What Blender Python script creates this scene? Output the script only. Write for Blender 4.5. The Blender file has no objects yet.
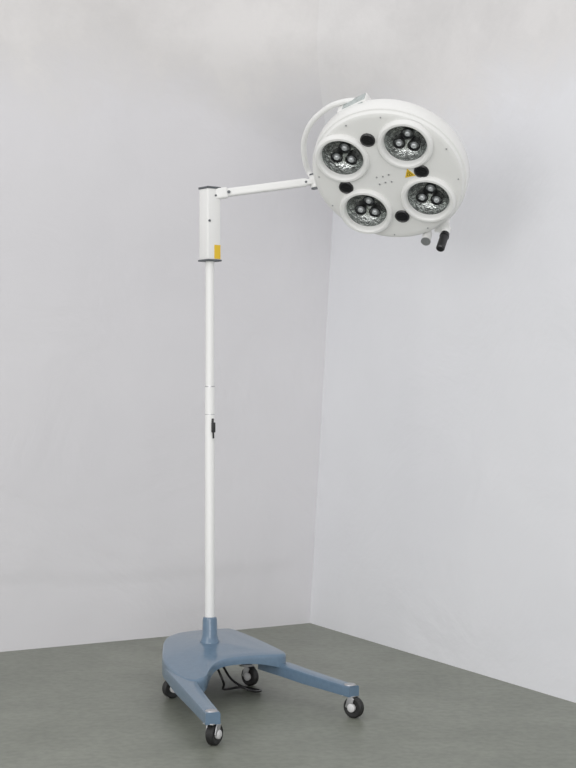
import bpy, bmesh, math
from mathutils import Vector, Matrix, noise
import numpy as np
scene=bpy.context.scene
try:
    scene.view_settings.view_transform='Standard'
except Exception as e: print(e)
COL=scene.collection

# ---------------- materials ----------------
def mat(name,color,rough=0.5,metal=0.0,var=0.0,vscale=20,bump=0.0,bscale=80,coat=0.0):
    m=bpy.data.materials.new(name); m.use_nodes=True
    nt=m.node_tree; b=nt.nodes['Principled BSDF']
    b.inputs['Base Color'].default_value=(*color,1)
    b.inputs['Roughness'].default_value=rough
    b.inputs['Metallic'].default_value=metal
    b.inputs['Coat Weight'].default_value=coat
    tc=nt.nodes.new('ShaderNodeTexCoord')
    if var>0:
        n=nt.nodes.new('ShaderNodeTexNoise'); n.inputs['Scale'].default_value=vscale; n.inputs['Detail'].default_value=5
        nt.links.new(tc.outputs['Object'],n.inputs['Vector'])
        r=nt.nodes.new('ShaderNodeValToRGB')
        r.color_ramp.elements[0].position=0.3; r.color_ramp.elements[1].position=0.7
        r.color_ramp.elements[0].color=(*[c*(1-var) for c in color],1)
        r.color_ramp.elements[1].color=(*[min(1,c*(1+var)) for c in color],1)
        nt.links.new(n.outputs['Fac'],r.inputs['Fac']); nt.links.new(r.outputs['Color'],b.inputs['Base Color'])
    if bump>0:
        n=nt.nodes.new('ShaderNodeTexNoise'); n.inputs['Scale'].default_value=bscale; n.inputs['Detail'].default_value=4
        nt.links.new(tc.outputs['Object'],n.inputs['Vector'])
        bp=nt.nodes.new('ShaderNodeBump'); bp.inputs['Strength'].default_value=bump; bp.inputs['Distance'].default_value=0.01
        nt.links.new(n.outputs['Fac'],bp.inputs['Height']); nt.links.new(bp.outputs['Normal'],b.inputs['Normal'])
    return m
M_white=mat('white_enamel',(0.80,0.80,0.78),0.28,coat=0.3)
M_arm=mat('white_enamel_arm',(0.80,0.80,0.785),0.35)
M_blue=mat('blue_hammer_paint',(0.120,0.188,0.265),0.30,var=0.06,vscale=60,bump=0.05,bscale=200,coat=0.4)
M_black=mat('black_plastic',(0.012,0.012,0.013),0.35)
M_rubber=mat('black_rubber',(0.014,0.014,0.014),0.55)
M_chrome=mat('reflector_metal',(0.62,0.65,0.63),0.22,metal=0.85,var=0.40,vscale=60,bump=0.5,bscale=110)
M_silver=mat('silver_metal',(0.80,0.81,0.81),0.2,metal=1.0)
M_steel=mat('steel',(0.50,0.50,0.51),0.35,metal=0.8)
M_hub=mat('grey_hub',(0.62,0.62,0.62),0.4)
M_cap=mat('dark_grey_cap',(0.10,0.11,0.12),0.45)
M_yellow=mat('yellow_label',(0.75,0.50,0.03),0.5)
M_panel=mat('green_grey_panel',(0.42,0.46,0.45),0.4,var=0.2,vscale=60)
M_lens=mat('bulb_lens',(0.55,0.57,0.58),0.12,metal=0.4)

# ---------------- mesh helpers ----------------
def obj(name,bm,m,parent=None,smooth=True,mats=None):
    bmesh.ops.recalc_face_normals(bm,faces=bm.faces)
    me=bpy.data.meshes.new(name); bm.to_mesh(me); bm.free()
    if mats:
        for x in mats: me.materials.append(x)
    else: me.materials.append(m)
    if smooth:
        for p in me.polygons: p.use_smooth=True
    o=bpy.data.objects.new(name,me); COL.objects.link(o)
    if parent: o.parent=parent
    if smooth:
        try: me.set_sharp_from_angle(angle=math.radians(40))
        except Exception as e: print(e)
    return o
def lathe(bm,prof,M=Matrix(),seg=48,mi=0):
    rings=[]
    for r,z in prof:
        if r<1e-6: rings.append([bm.verts.new(M@Vector((0,0,z)))])
        else: rings.append([bm.verts.new(M@Vector((r*math.cos(2*math.pi*i/seg),r*math.sin(2*math.pi*i/seg),z))) for i in range(seg)])
    for a,b in zip(rings,rings[1:]):
        for i in range(seg):
            j=(i+1)%seg
            if len(a)==1 and len(b)==1: continue
            if len(a)==1: f=bm.faces.new((a[0],b[i],b[j]))
            elif len(b)==1: f=bm.faces.new((a[i],a[j],b[0]))
            else: f=bm.faces.new((a[i],a[j],b[j],b[i]))
            f.material_index=mi
def box(bm,size,M=Matrix(),bev=0.0,mi=0):
    t=bmesh.new(); bmesh.ops.create_cube(t,size=1.0)
    for v in t.verts: v.co=Vector((v.co.x*size[0],v.co.y*size[1],v.co.z*size[2]))
    if bev>0: bmesh.ops.bevel(t,geom=list(t.edges),offset=bev,segments=3,affect='EDGES',profile=0.5)
    mp={v:bm.verts.new(M@v.co) for v in t.verts}
    for f in t.faces:
        nf=bm.faces.new([mp[v] for v in f.verts]); nf.material_index=mi
    t.free()
def cyl(bm,p0,p1,r,seg=24,bev=0.0,r1=None,mi=0):
    p0=Vector(p0);p1=Vector(p1);d=p1-p0;L=d.length
    M=Matrix.Translation(p0)@d.to_track_quat('Z','Y').to_matrix().to_4x4()
    r1=r if r1 is None else r1
    if bev>0: pr=[(0,0),(r-bev,0),(r,bev),(r1,L-bev),(r1-bev,L),(0,L)]
    else: pr=[(0,0),(r,0),(r1,L),(0,L)]
    lathe(bm,pr,M,seg,mi)
def tube(bm,pts,r,seg=16,sub=8,mi=0):
    P=[Vector(p) for p in pts]; Q=[P[0]*2-P[1]]+P+[P[-1]*2-P[-2]]; C=[]
    for i in range(1,len(Q)-2):
        for k in range(sub):
            t=k/sub;a,b,c,d=Q[i-1:i+3]
            C.append(0.5*((2*b)+(c-a)*t+(2*a-5*b+4*c-d)*t*t+(3*b-a-3*c+d)*t**3))
    C.append(P[-1])
    rings=[];N=None
    for i,p in enumerate(C):
        T=(C[min(i+1,len(C)-1)]-C[max(i-1,0)]).normalized()
        if N is None: N=T.orthogonal().normalized()
        N=(N-T*N.dot(T)).normalized(); B=T.cross(N)
        rings.append([bm.verts.new(p+r*(N*math.cos(2*math.pi*k/seg)+B*math.sin(2*math.pi*k/seg))) for k in range(seg)])
    for a,b in zip(rings,rings[1:]):
        for i in range(seg):
            j=(i+1)%seg; bm.faces.new((a[i],a[j],b[j],b[i])).material_index=mi
    bm.faces.new(rings[0]).material_index=mi; bm.faces.new(rings[-1][::-1]).material_index=mi
def T(x,y,z): return Matrix.Translation((x,y,z))
def R(a,ax): return Matrix.Rotation(math.radians(a),4,ax)

# ---------------- room ----------------
def cloth_mat(name,c_lo,c_hi,c_top,z_edge):
    m=bpy.data.materials.new(name); m.use_nodes=True; nt=m.node_tree; L=nt.links; N=nt.nodes
    b=N['Principled BSDF']; b.inputs['Roughness'].default_value=0.9
    b.inputs['Specular IOR Level'].default_value=0.15
    geo=N.new('ShaderNodeNewGeometry'); 
    sep=N.new('ShaderNodeSeparateXYZ'); L.new(geo.outputs['Position'],sep.inputs[0])
    n1=N.new('ShaderNodeTexNoise'); n1.inputs['Scale'].default_value=1.1; n1.inputs['Detail'].default_value=6
    L.new(geo.outputs['Position'],n1.inputs['Vector'])
    r=N.new('ShaderNodeValToRGB'); r.color_ramp.elements[0].position=0.3;r.color_ramp.elements[1].position=0.7
    r.color_ramp.elements[0].color=(*c_lo,1); r.color_ramp.elements[1].color=(*c_hi,1)
    L.new(n1.outputs['Fac'],r.inputs['Fac'])
    n2=N.new('ShaderNodeTexNoise'); n2.inputs['Scale'].default_value=2.3; n2.inputs['Detail'].default_value=10; n2.inputs['Roughness'].default_value=0.68
    L.new(geo.outputs['Position'],n2.inputs['Vector'])
    r2=N.new('ShaderNodeValToRGB'); r2.color_ramp.elements[0].position=0.36;r2.color_ramp.elements[1].position=0.62
    r2.color_ramp.elements[0].color=(*[c*0.93 for c in c_top],1); r2.color_ramp.elements[1].color=(*[c*1.04 for c in c_top],1)
    L.new(n2.outputs['Fac'],r2.inputs['Fac'])
    ma=N.new('ShaderNodeMath'); ma.operation='MULTIPLY_ADD'; ma.inputs[1].default_value=0.8
    L.new(n2.outputs['Fac'],ma.inputs[0]); L.new(sep.outputs['Z'],ma.inputs[2])
    mr=N.new('ShaderNodeMapRange'); mr.inputs['From Min'].default_value=z_edge+0.2; mr.inputs['From Max'].default_value=z_edge+0.50
    L.new(ma.outputs[0],mr.inputs['Value'])
    mx=N.new('ShaderNodeMixRGB'); L.new(mr.outputs[0],mx.inputs['Fac']); L.new(r.outputs['Color'],mx.inputs[1]); L.new(r2.outputs['Color'],mx.inputs[2])
    L.new(mx.outputs[0],b.inputs['Base Color'])
    n3=N.new('ShaderNodeTexNoise'); n3.inputs['Scale'].default_value=2.0; n3.inputs['Detail'].default_value=7; n3.inputs['Distortion'].default_value=0.5
    L.new(geo.outputs['Position'],n3.inputs['Vector'])
    bp=N.new('ShaderNodeBump'); bp.inputs['Strength'].default_value=0.30; bp.inputs['Distance'].default_value=0.05
    L.new(n3.outputs['Fac'],bp.inputs['Height'])
    L.new(bp.outputs['Normal'],b.inputs['Normal'])
    return m
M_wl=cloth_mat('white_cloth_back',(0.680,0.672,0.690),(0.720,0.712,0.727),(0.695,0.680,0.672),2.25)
M_wr=cloth_mat('white_cloth_right',(0.765,0.77,0.795),(0.80,0.805,0.825),(0.72,0.708,0.702),2.15)  # paler than the back cloth: stronger light on this wall put into colour

C0=Vector((0.094,6.03,0)); dL=Vector((-1.19,-0.652,0)).normalized(); dR=Vector((0.827,-1.512,0)).normalized()
HW=3.4
cs=-dL*0.065
BIS=(dL+dR).normalized()
def wall(name,origin,d,length,m,leanvec,nx=240,nz=110,amp=0.006,flip=1,hem=0.0):
    bm=bmesh.new(); g=[]
    nrm=Vector((-d.y,d.x,0))*flip
    if nrm.dot(BIS)<0: nrm=-nrm
    for i in range(nx+1):
        row=[]
        s=length*(i/nx)**1.5
        for k in range(nz+1):
            z=HW*(k/nz)**1.15
            p=origin+d*s+Vector((0,0,z))+leanvec*z
            a=amp*min(1,s/0.3)*min(1,z/0.25)
            p+=nrm*a*(noise.noise(Vector((s*1.3,z*0.6,3.1*flip)))+0.5*noise.noise(Vector((s*3.5,z*1.9,7))))
            # the cloth rounds the corner higher up
            t=min(1,max(0,(z-1.75)/0.7)); t=t*t*(3-2*t); A=1.15*t
            if A>0.01 and s<A: p+=BIS*0.3535*A*(1-s/A)**2
            if hem>0: p+=nrm*0.004*(1 if z>hem+0.03*math.sin(s*0.9) else 0)*min(1,s/0.2)
            row.append(bm.verts.new(p))
        g.append(row)
    for i in range(nx):
        for k in range(nz): bm.faces.new((g[i][k],g[i+1][k],g[i+1][k+1],g[i][k+1]))
    return obj(name,bm,m)
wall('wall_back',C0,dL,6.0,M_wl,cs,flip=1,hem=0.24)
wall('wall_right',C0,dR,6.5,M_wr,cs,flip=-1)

mf=bpy.data.materials.new('grey_concrete_floor'); mf.use_nodes=True
nt=mf.node_tree;N=nt.nodes;L=nt.links;b=N['Principled BSDF']; b.inputs['Roughness'].default_value=0.42; b.inputs['Specular IOR Level'].default_value=0.4
geo=N.new('ShaderNodeNewGeometry')
n1=N.new('ShaderNodeTexNoise'); n1.inputs['Scale'].default_value=2.6; n1.inputs['Detail'].default_value=10; n1.inputs['Roughness'].default_value=0.7
n2=N.new('ShaderNodeTexNoise'); n2.inputs['Scale'].default_value=40; n2.inputs['Detail'].default_value=6
L.new(geo.outputs['Position'],n1.inputs['Vector']);L.new(geo.outputs['Position'],n2.inputs['Vector'])
r=N.new('ShaderNodeValToRGB'); r.color_ramp.elements[0].position=0.32;r.color_ramp.elements[1].position=0.68
r.color_ramp.elements[0].color=(0.182,0.194,0.160,1); r.color_ramp.elements[1].color=(0.258,0.270,0.228,1)
L.new(n1.outputs['Fac'],r.inputs['Fac'])
r2=N.new('ShaderNodeValToRGB'); r2.color_ramp.elements[0].position=0.35;r2.color_ramp.elements[1].position=0.6
r2.color_ramp.elements[0].color=(0.86,0.86,0.86,1); r2.color_ramp.elements[1].color=(1,1,1,1)
L.new(n2.outputs['Fac'],r2.inputs['Fac'])
mx=N.new('ShaderNodeMixRGB'); mx.blend_type='MULTIPLY'; mx.inputs['Fac'].default_value=1
L.new(r.outputs['Color'],mx.inputs[1]);L.new(r2.outputs['Color'],mx.inputs[2]);L.new(mx.outputs[0],b.inputs['Base Color'])
bp=N.new('ShaderNodeBump'); bp.inputs['Strength'].default_value=0.12; bp.inputs['Distance'].default_value=0.004
L.new(n2.outputs['Fac'],bp.inputs['Height']); L.new(bp.outputs['Normal'],b.inputs['Normal'])
bm=bmesh.new()
P=[C0, C0+dL*6.0, C0+dL*6.0+dR*6.5, C0+dR*6.5]
top=[bm.verts.new(p) for p in P]; bot=[bm.verts.new(p-Vector((0,0,0.05))) for p in P]
bm.faces.new(top); bm.faces.new(bot[::-1])
for i in range(4): bm.faces.new((top[i],top[(i+1)%4],bot[(i+1)%4],bot[i]))
obj('floor',bm,mf,smooth=False)

# ---------------- surgical light ----------------
root=bpy.data.objects.new('mobile_surgical_light',None); COL.objects.link(root)
root.location=(-0.26,4.70,0)
bpy.context.view_layer.update()
INV=Matrix.Translation((0.26,-4.70,0))
def part(name,bm,m,mats=None,smooth=True):
    for v in bm.verts: v.co=INV@v.co
    return obj(name,bm,m,root,smooth,mats)
O=Vector((-0.26,4.70,0))
F=Vector((0.42,-0.907,0)).normalized(); Rr=Vector((0.907,0.42,0)).normalized()
def W(r,f,z): return O+Rr*r+F*f+Vector((0,0,z))
BM=Matrix(((Rr.x,F.x,0,O.x),(Rr.y,F.y,0,O.y),(0,0,1,0),(0,0,0,1)))

# base body : boxy cover with an arched front
out=[(-.100,-.175,.150,.088),(-.03,-.262,.152,.088),(.06,-.290,.152,.088),(.175,-.285,.152,.088),(.195,-.255,.152,.088),(.198,-.02,.150,.088),
(.194,.180,.146,.092),(.182,.213,.145,.094),(.150,.224,.146,.106),(.08,.214,.148,.122),(-.02,.216,.148,.126),(-.075,.240,.144,.120),(-.115,.285,.134,.102),(-.145,.335,.122,.075),(-.195,.350,.116,.070),(-.212,.30,.118,.070),(-.209,.18,.128,.074),(-.197,.08,.138,.080),(-.157,-.03,.146,.084)]
A=np.array(out)
for _ in range(2):
    B=np.roll(A,-1,axis=0); q=np.empty((2*len(A),4)); q[0::2]=.75*A+.25*B; q[1::2]=.25*A+.75*B; A=q
lp=[tuple(x) for x in A]
bm=bmesh.new(); rings=[]
def ring(s,zf):
    rings.append([bm.verts.new(W(p[0]*s,p[1]*s,zf(p))) for p in lp])
ring(0.95,lambda p:p[3]+0.0)
ring(1.0,lambda p:p[3])
ring(1.0,lambda p:p[2]-0.012)
ring(0.995,lambda p:p[2]-0.005)
ring(0.983,lambda p:p[2]-0.001)
ring(0.965,lambda p:p[2]+0.0005)
ring(0.75,lambda p:p[2]*0.7+.156*0.3)
ring(0.5,lambda p:p[2]*0.35+.160*0.65)
ring(0.25,lambda p:.162)
for a,b in zip(rings,rings[1:]):
    n=len(a)
    for i in range(n): bm.faces.new((a[i],a[(i+1)%n],b[(i+1)%n],b[i]))
bm.faces.new(rings[-1])
part('base_body',bm,M_blue)

def beam(bm,secs):
    rs=[]
    for (r,f,w,z0,z1,dr,df) in secs:
        n=Vector((df,-dr)) ; bv=0.005
        pr=[(-w/2,z0),(-w/2,z1-bv),(-w/2+bv*.3,z1-bv*.3),(-w/2+bv,z1),(w/2-bv,z1),(w/2-bv*.3,z1-bv*.3),(w/2,z1-bv),(w/2,z0)]
        rs.append([bm.verts.new(W(r+n.x*s,f+n.y*s,z)) for s,z in pr])
    for a,b in zip(rs,rs[1:]):
        for i in range(len(a)): bm.faces.new((a[i],a[(i+1)%len(a)],b[(i+1)%len(a)],b[i]))
    bm.faces.new(rs[0]); bm.faces.new(rs[-1])
tips={'L':(-.262,.672),'R':(.252,.526)}
SEC={'L':((0,.060,.08,.118),(.3,.062,.072,.116),(.5,.052,.068,.109),(.75,.046,.066,.103),(1,.043,.065,.099)),
     'R':((0,.055,.08,.116),(.3,.050,.075,.112),(.5,.046,.070,.107),(.75,.042,.068,.102),(1,.040,.066,.098))}
for k,st in (('L',(-.172,.12)),('R',(.155,.10))):
    e=Vector(tips[k]); s=Vector(st); d=(e-s).normalized(); e2=e+d*0.019
    bm=bmesh.new(); secs=[]
    for t,w,z0,z1 in SEC[k]:
        p=s.lerp(e2,t); secs.append((p.x,p.y,w,z0,z1,d.x,d.y))
    beam(bm,secs)
    part('base_leg_'+k.lower(),bm,M_blue)

def caster(name,r,f,ztop,ang,mount):
    p=W(r,f,0); base=T(p.x,p.y,0)@R(ang,'Z')
    bm=bmesh.new()
    wr=.032
    off=.014
    MW=base@T(off,0,wr)@R(90,'X')
    lathe(bm,[(0,-.010),(.015,-.010),(.019,-.012),(.028,-.012),(wr,-.008),(wr,.008),(.028,.012),(.019,.012),(.015,.010),(0,.010)],MW,32,0)
    for s in (-1,1):
        lathe(bm,[(0,s*.0205),(.009,s*.0205),(.013,s*.0175),(.013,s*.010)],MW,20,1)
        box(bm,(.022,.003,.036),base@T(off*.6,s*.0155,.047)@R(18,'Y'),.001,3)
    box(bm,(.040,.034,.004),base@T(0,0,.0655),.0015,3)
    lathe(bm,[(0,.065),(.019,.065),(.019,.070),(.012,.074),(.012,ztop),(0,ztop)],base,24,3)
    if mount:
        lathe(bm,[(.0,.0985),(.018,.0985),(.017,.101),(.010,.103),(0,.103)],base,24,3)
    part(name,bm,None,mats=[M_rubber,M_hub,M_black,M_steel])
caster('caster_front_l',*tips['L'],.075,60,True)
caster('caster_front_r',*tips['R'],.075,-35,True)
caster('caster_rear_l',-.137,.047,.13,-150,False)
caster('caster_rear_r',.147,-.03,.13,-40,False)

bm=bmesh.new()
box(bm,(.15,.15,.04),BM@T(0.02,-.02,.118),.006,0)
tube(bm,[W(.02,.05,.10),W(.04,.10,.05),W(.09,.14,.02),W(.14,.10,.008),W(.10,.03,.008),W(.03,.05,.012),W(.0,.12,.05),W(-.02,.10,.11)],.004,10)
part('power_supply_and_cable',bm,M_black)
bm=bmesh.new()
lathe(bm,[(0,.150),(.033,.150),(.033,.164),(.029,.172),(.0255,.186),(.024,.236),(.022,.244),(.0155,.246),(0,.246)],T(O.x,O.y,0),40)
part('pole_collar',bm,M_blue)
bm=bmesh.new()
lathe(bm,[(0,.2),(.0160,.2),(.0160,1.012),(.0150,1.014),(.0147,1.016),(.0147,1.432),(0,1.432)],T(O.x,O.y,0),32)
part('pole',bm,M_arm)
bm=bmesh.new()
cyl(bm,(O.x,O.y,1.010),(O.x,O.y,1.0135),.0164)
cyl(bm,(O.x,O.y,.918),(O.x,O.y,.9200),.0163)
part('pole_ring',bm,M_steel)
bm=bmesh.new()
box(bm,(.012,.014,.034),T(O.x+.012,O.y-.014,.876)@R(30,'Z'),.003)
cyl(bm,(O.x+.012,O.y-.015,.862),(O.x+.013,O.y-.013,.84),.003)
cyl(bm,(O.x+.010,O.y-.015,.89),(O.x+.010,O.y-.012,.905),.004)
part('pole_switch',bm,M_black)

CB=T(O.x,O.y,0)@R(38,'Z')
bm=bmesh.new()
box(bm,(.052,.052,.236),CB@T(0,0,1.550),.004)
part('column_housing',bm,M_arm)
bm=bmesh.new()
box(bm,(.056,.056,.007),CB@T(0,0,1.671),.002)
box(bm,(.058,.058,.006),CB@T(0,0,1.430),.002)
cyl(bm,CB@Vector((-.02,-.025,1.56)),CB@Vector((-.02,-.029,1.56)),.004)
cyl(bm,CB@Vector((0.005,-.025,1.645)),CB@Vector((0.005,-.029,1.645)),.0035)
part('column_caps',bm,M_cap)
bm=bmesh.new()
box(bm,(.024,.0015,.046),CB@T(.012,-.0268,1.458))
part('column_label',bm,M_yellow)

A0=Vector((-.250,4.70,1.650)); A1=Vector((.0800,4.735,1.698))
d=(A1-A0).normalized()
def frame(p,d):
    z=Vector((0,0,1)); y=z.cross(d).normalized(); zz=d.cross(y)
    return Matrix(((d.x,y.x,zz.x,p.x),(d.y,y.y,zz.y,p.y),(d.z,y.z,zz.z,p.z),(0,0,0,1)))
Lh=(A1-A0).length
FA=frame(A0,d)
bm=bmesh.new()
box(bm,(Lh-.03,.028,.028),FA@T(Lh/2,0,0),.007)
box(bm,(.05,.036,.036),FA@T(.025,0,0),.006)
box(bm,(.05,.030,.020),FA@T(Lh-.01,0,0),.005)
part('swing_arm',bm,M_arm)
bm=bmesh.new()
cyl(bm,FA@Vector((.053,-.019,0)),FA@Vector((.053,.019,0)),.005)
cyl(bm,FA@Vector((Lh-.022,-.017,0)),FA@Vector((Lh-.022,.017,0)),.004)
cyl(bm,FA@Vector((Lh+.012,0,.021)),FA@Vector((Lh+.012,0,.026)),.017)
cyl(bm,FA@Vector((Lh+.012,0,-.026)),FA@Vector((Lh+.012,0,-.021)),.017)
part('arm_pins',bm,M_cap)

# ---- head ----
n=Vector((-.230,-.690,-.686)).normalized()
u=Vector((.887,-.447,.121)); u=(u-n*u.dot(n)).normalized(); v=n.cross(u)
HC=Vector((.325,4.60,1.691))
H=Matrix(((u.x,v.x,n.x,HC.x),(u.y,v.y,n.y,HC.y),(u.z,v.z,n.z,HC.z),(0,0,0,1)))
bm=bmesh.new()
cyl(bm,FA@Vector((Lh+.012,0,-.021)),FA@Vector((Lh+.012,0,.021)),.018,bev=.002)
part('arm_joint',bm,M_arm)
bm=bmesh.new()
lathe(bm,[(0,.004),(.12,.004),(.228,.0),(.238,-.001),(.244,-.004),(.2475,-.010),(.249,-.013),(.254,-.015),(.2565,-.020),(.259,-.060),(.256,-.068),(.245,-.078),(.20,-.105),(.12,-.125),(.06,-.130),(0,-.130)],H,96)
hs=part('head_housing',bm,M_white)
PX=-.008
pods=[(-.11+PX,.111),(.11+PX,.111),(.11+PX,-.109),(-.11+PX,-.107)]
cut=bmesh.new()
for x,y in pods: lathe(cut,[(0,-.058),(.072,-.058),(.072,.03),(0,.03)],H@T(x,y,0),48)
co=part('tmp_cut',cut,M_white)
md=hs.modifiers.new('b','BOOLEAN'); md.object=co; md.operation='DIFFERENCE'; md.solver='EXACT'
bpy.context.view_layer.update()
dg=bpy.context.evaluated_depsgraph_get()
nm=bpy.data.meshes.new_from_object(hs.evaluated_get(dg)); hs.modifiers.clear(); hs.data=nm
for p in nm.polygons: p.use_smooth=True
nm.set_sharp_from_angle(angle=math.radians(25))
bpy.data.objects.remove(co)

for i,(x,y) in enumerate(pods):
    K=H@T(x,y,0)
    bm=bmesh.new()
    lathe(bm,[(.091,.000),(.091,.006),(.089,.012),(.084,.017),(.077,.017),(.073,.013),(.071,.008),(.069,-.004),(.0705,-.004),(.0705,.0)],K,56)
    part(f'lamp_ring_{i+1}',bm,M_white)
    bm=bmesh.new()
    lathe(bm,[(.0705,.000),(.067,-.018),(.060,-.034),(.048,-.044),(.03,-.048),(0,-.048)],K,48,0)
    for k in range(3):
        a=math.radians(-90+35+120*k); q=K@T(.028*math.cos(a),.028*math.sin(a)-.004,0)
        lathe(bm,[(.010,-.048),(.017,-.044),(.0185,-.024),(.0205,-.023),(.0205,-.020),(.0165,-.020),(.0155,-.026)],q,28,1)
        lathe(bm,[(.0160,-.026),(.013,-.030),(.009,-.034)],q,24,2)
        lathe(bm,[(.0105,-.034),(.0105,-.022),(.008,-.017),(.004,-.015),(0,-.0145)],q,20,3)
    part(f'lamp_reflector_{i+1}',bm,None,mats=[M_chrome,M_black,M_silver,M_lens])
bm=bmesh.new()
for x,y in ((-.010,.156),(.118,.0),(-.006,-.155),(-.148,0)):
    lathe(bm,[(.0245,.001),(.0245,.006),(.021,.009),(.018,.006),(0,.005)],H@T(x,y,0),36,0)
    for k in range(-2,3):
        w=.034*math.sqrt(max(0,1-(k/2.8)**2)); box(bm,(w,.0025,.003),H@T(x,y+k*.0065,.0062),0,0)
part('ventilation_grilles',bm,None,mats=[M_black,M_cap])
bm=bmesh.new()
for k in range(4):
    a=math.radians(45+90*k); lathe(bm,[(.0028,.003),(.0028,.0065),(0,.007)],H@T(.030*math.cos(a)*1.0-.012,.020*math.sin(a),0),12)
for k in range(2): lathe(bm,[(.0028,.003),(.0028,.0065),(0,.007)],H@T(-.012,-.012+.024*k,0),12)
for k in range(12):
    a=math.radians(15+30*k); lathe(bm,[(.0025,-.002),(.0025,.0022),(0,.0026)],H@T(.231*math.cos(a),.231*math.sin(a),0),12)
part('face_screws',bm,M_steel)
def tri(bm,s,x,y,z0,z1,mi):
    q=[(0,s),(-s*.87,-s*.5),(s*.87,-s*.5)]
    a=[bm.verts.new(H@Vector((x+p[0],y+p[1],z0))) for p in q];b=[bm.verts.new(H@Vector((x+p[0],y+p[1],z1))) for p in q]
    for f in (a,b[::-1]): bm.faces.new(f).material_index=mi
    for i in range(3): bm.faces.new((a[i],a[(i+1)%3],b[(i+1)%3],b[i])).material_index=mi
bm=bmesh.new(); tri(bm,.021,.076,.0,.003,.0050,0); tri(bm,.012,.076,.0,.005,.0053,1); tri(bm,.009,.076,.0,.0053,.0056,0)
box(bm,(.002,.008,.0006),H@T(.076,.0,.0058),0,1)
part('warning_label',bm,None,mats=[M_yellow,M_black],smooth=False)
bm=bmesh.new()
pts=[FA@Vector((Lh+.012,0,0))]
for a,rr,z in ((175,.296,-.09),(165,.301,-.095),(150,.303,-.095),(135,.297,-.095),(120,.284,-.095),(110,.272,-.095),(100,.256,-.095),(94,.240,-.095)):
    t=math.radians(a); pts.append(H@Vector((rr*math.cos(t),rr*math.sin(t),z)))
tube(bm,pts,.0095)
part('yoke_arm',bm,M_arm)
bm=bmesh.new()
box(bm,(.11,.05,.045),H@T(-.040,.232,-.080)@R(12,'Z'),.006,0)
box(bm,(.085,.004,.034),H@T(-.035,.258,-.078)@R(12,'Z'),.001,1)
box(bm,(.088,.038,.004),H@T(-.040,.234,-.056)@R(12,'Z'),.001,1)
part('junction_box',bm,None,mats=[M_arm,M_panel])
bm=bmesh.new()
HX=.106
ha=H@Vector((HX,-.268,-.045)); hd=(n*1.0-u*.06).normalized()
box(bm,(.05,.05,.018),H@T(HX-.01,-.250,-.035)@R(-20,'Z'),.004,0)
cyl(bm,ha,ha+hd*.030,.014,bev=.002,mi=0)
cyl(bm,ha+hd*.030,ha+hd*.115,.0145,bev=.004,mi=1)
cyl(bm,ha+hd*.045,ha+hd*.050,.0162,mi=1)
cyl(bm,H@Vector((.038,-.245,-.035)),H@Vector((.038,-.276,-.035)),.008,mi=0)
cyl(bm,H@Vector((.037,-.270,-.04)),H@Vector((.037,-.270,.006)),.016,bev=.003,mi=0)
cyl(bm,H@Vector((.037,-.270,.006)),H@Vector((.037,-.270,.009)),.0165,mi=2)
part('positioning_handle',bm,None,mats=[M_arm,M_black,M_steel])

# ---------------- light ----------------
w=bpy.data.worlds.new('World'); scene.world=w; w.use_nodes=True
bg=w.node_tree.nodes['Background']; bg.inputs[0].default_value=(0.99,0.988,1,1); bg.inputs[1].default_value=0.93
def area(name,loc,tgt,size,e,col):
    l=bpy.data.lights.new(name,'AREA'); l.shape='RECTANGLE'; l.size=size[0]; l.size_y=size[1]; l.energy=e; l.color=col
    o=bpy.data.objects.new(name,l); COL.objects.link(o); o.location=loc
    o.rotation_euler=(Vector(tgt)-Vector(loc)).to_track_quat('-Z','Y').to_euler()
area('window_daylight_left',(-3.2,-0.3,2.2),(0.2,4.8,1.0),(3,2.4),60,(1,0.99,0.985))
area('fill_light_front',(0.3,-2.6,1.3),(0.2,4.7,1.2),(3.5,2.2),100,(1,0.99,0.98))  # unseen soft fill added behind the camera to brighten the lamp head

cam=bpy.data.cameras.new('camera'); co=bpy.data.objects.new('camera',cam); COL.objects.link(co)
co.location=(0,0,1.02); co.rotation_euler=(math.pi/2,0,0)
cam.sensor_fit='VERTICAL'; cam.sensor_height=36; cam.sensor_width=27; cam.lens=1413*36/768
cam.clip_start=0.05
scene.camera=co
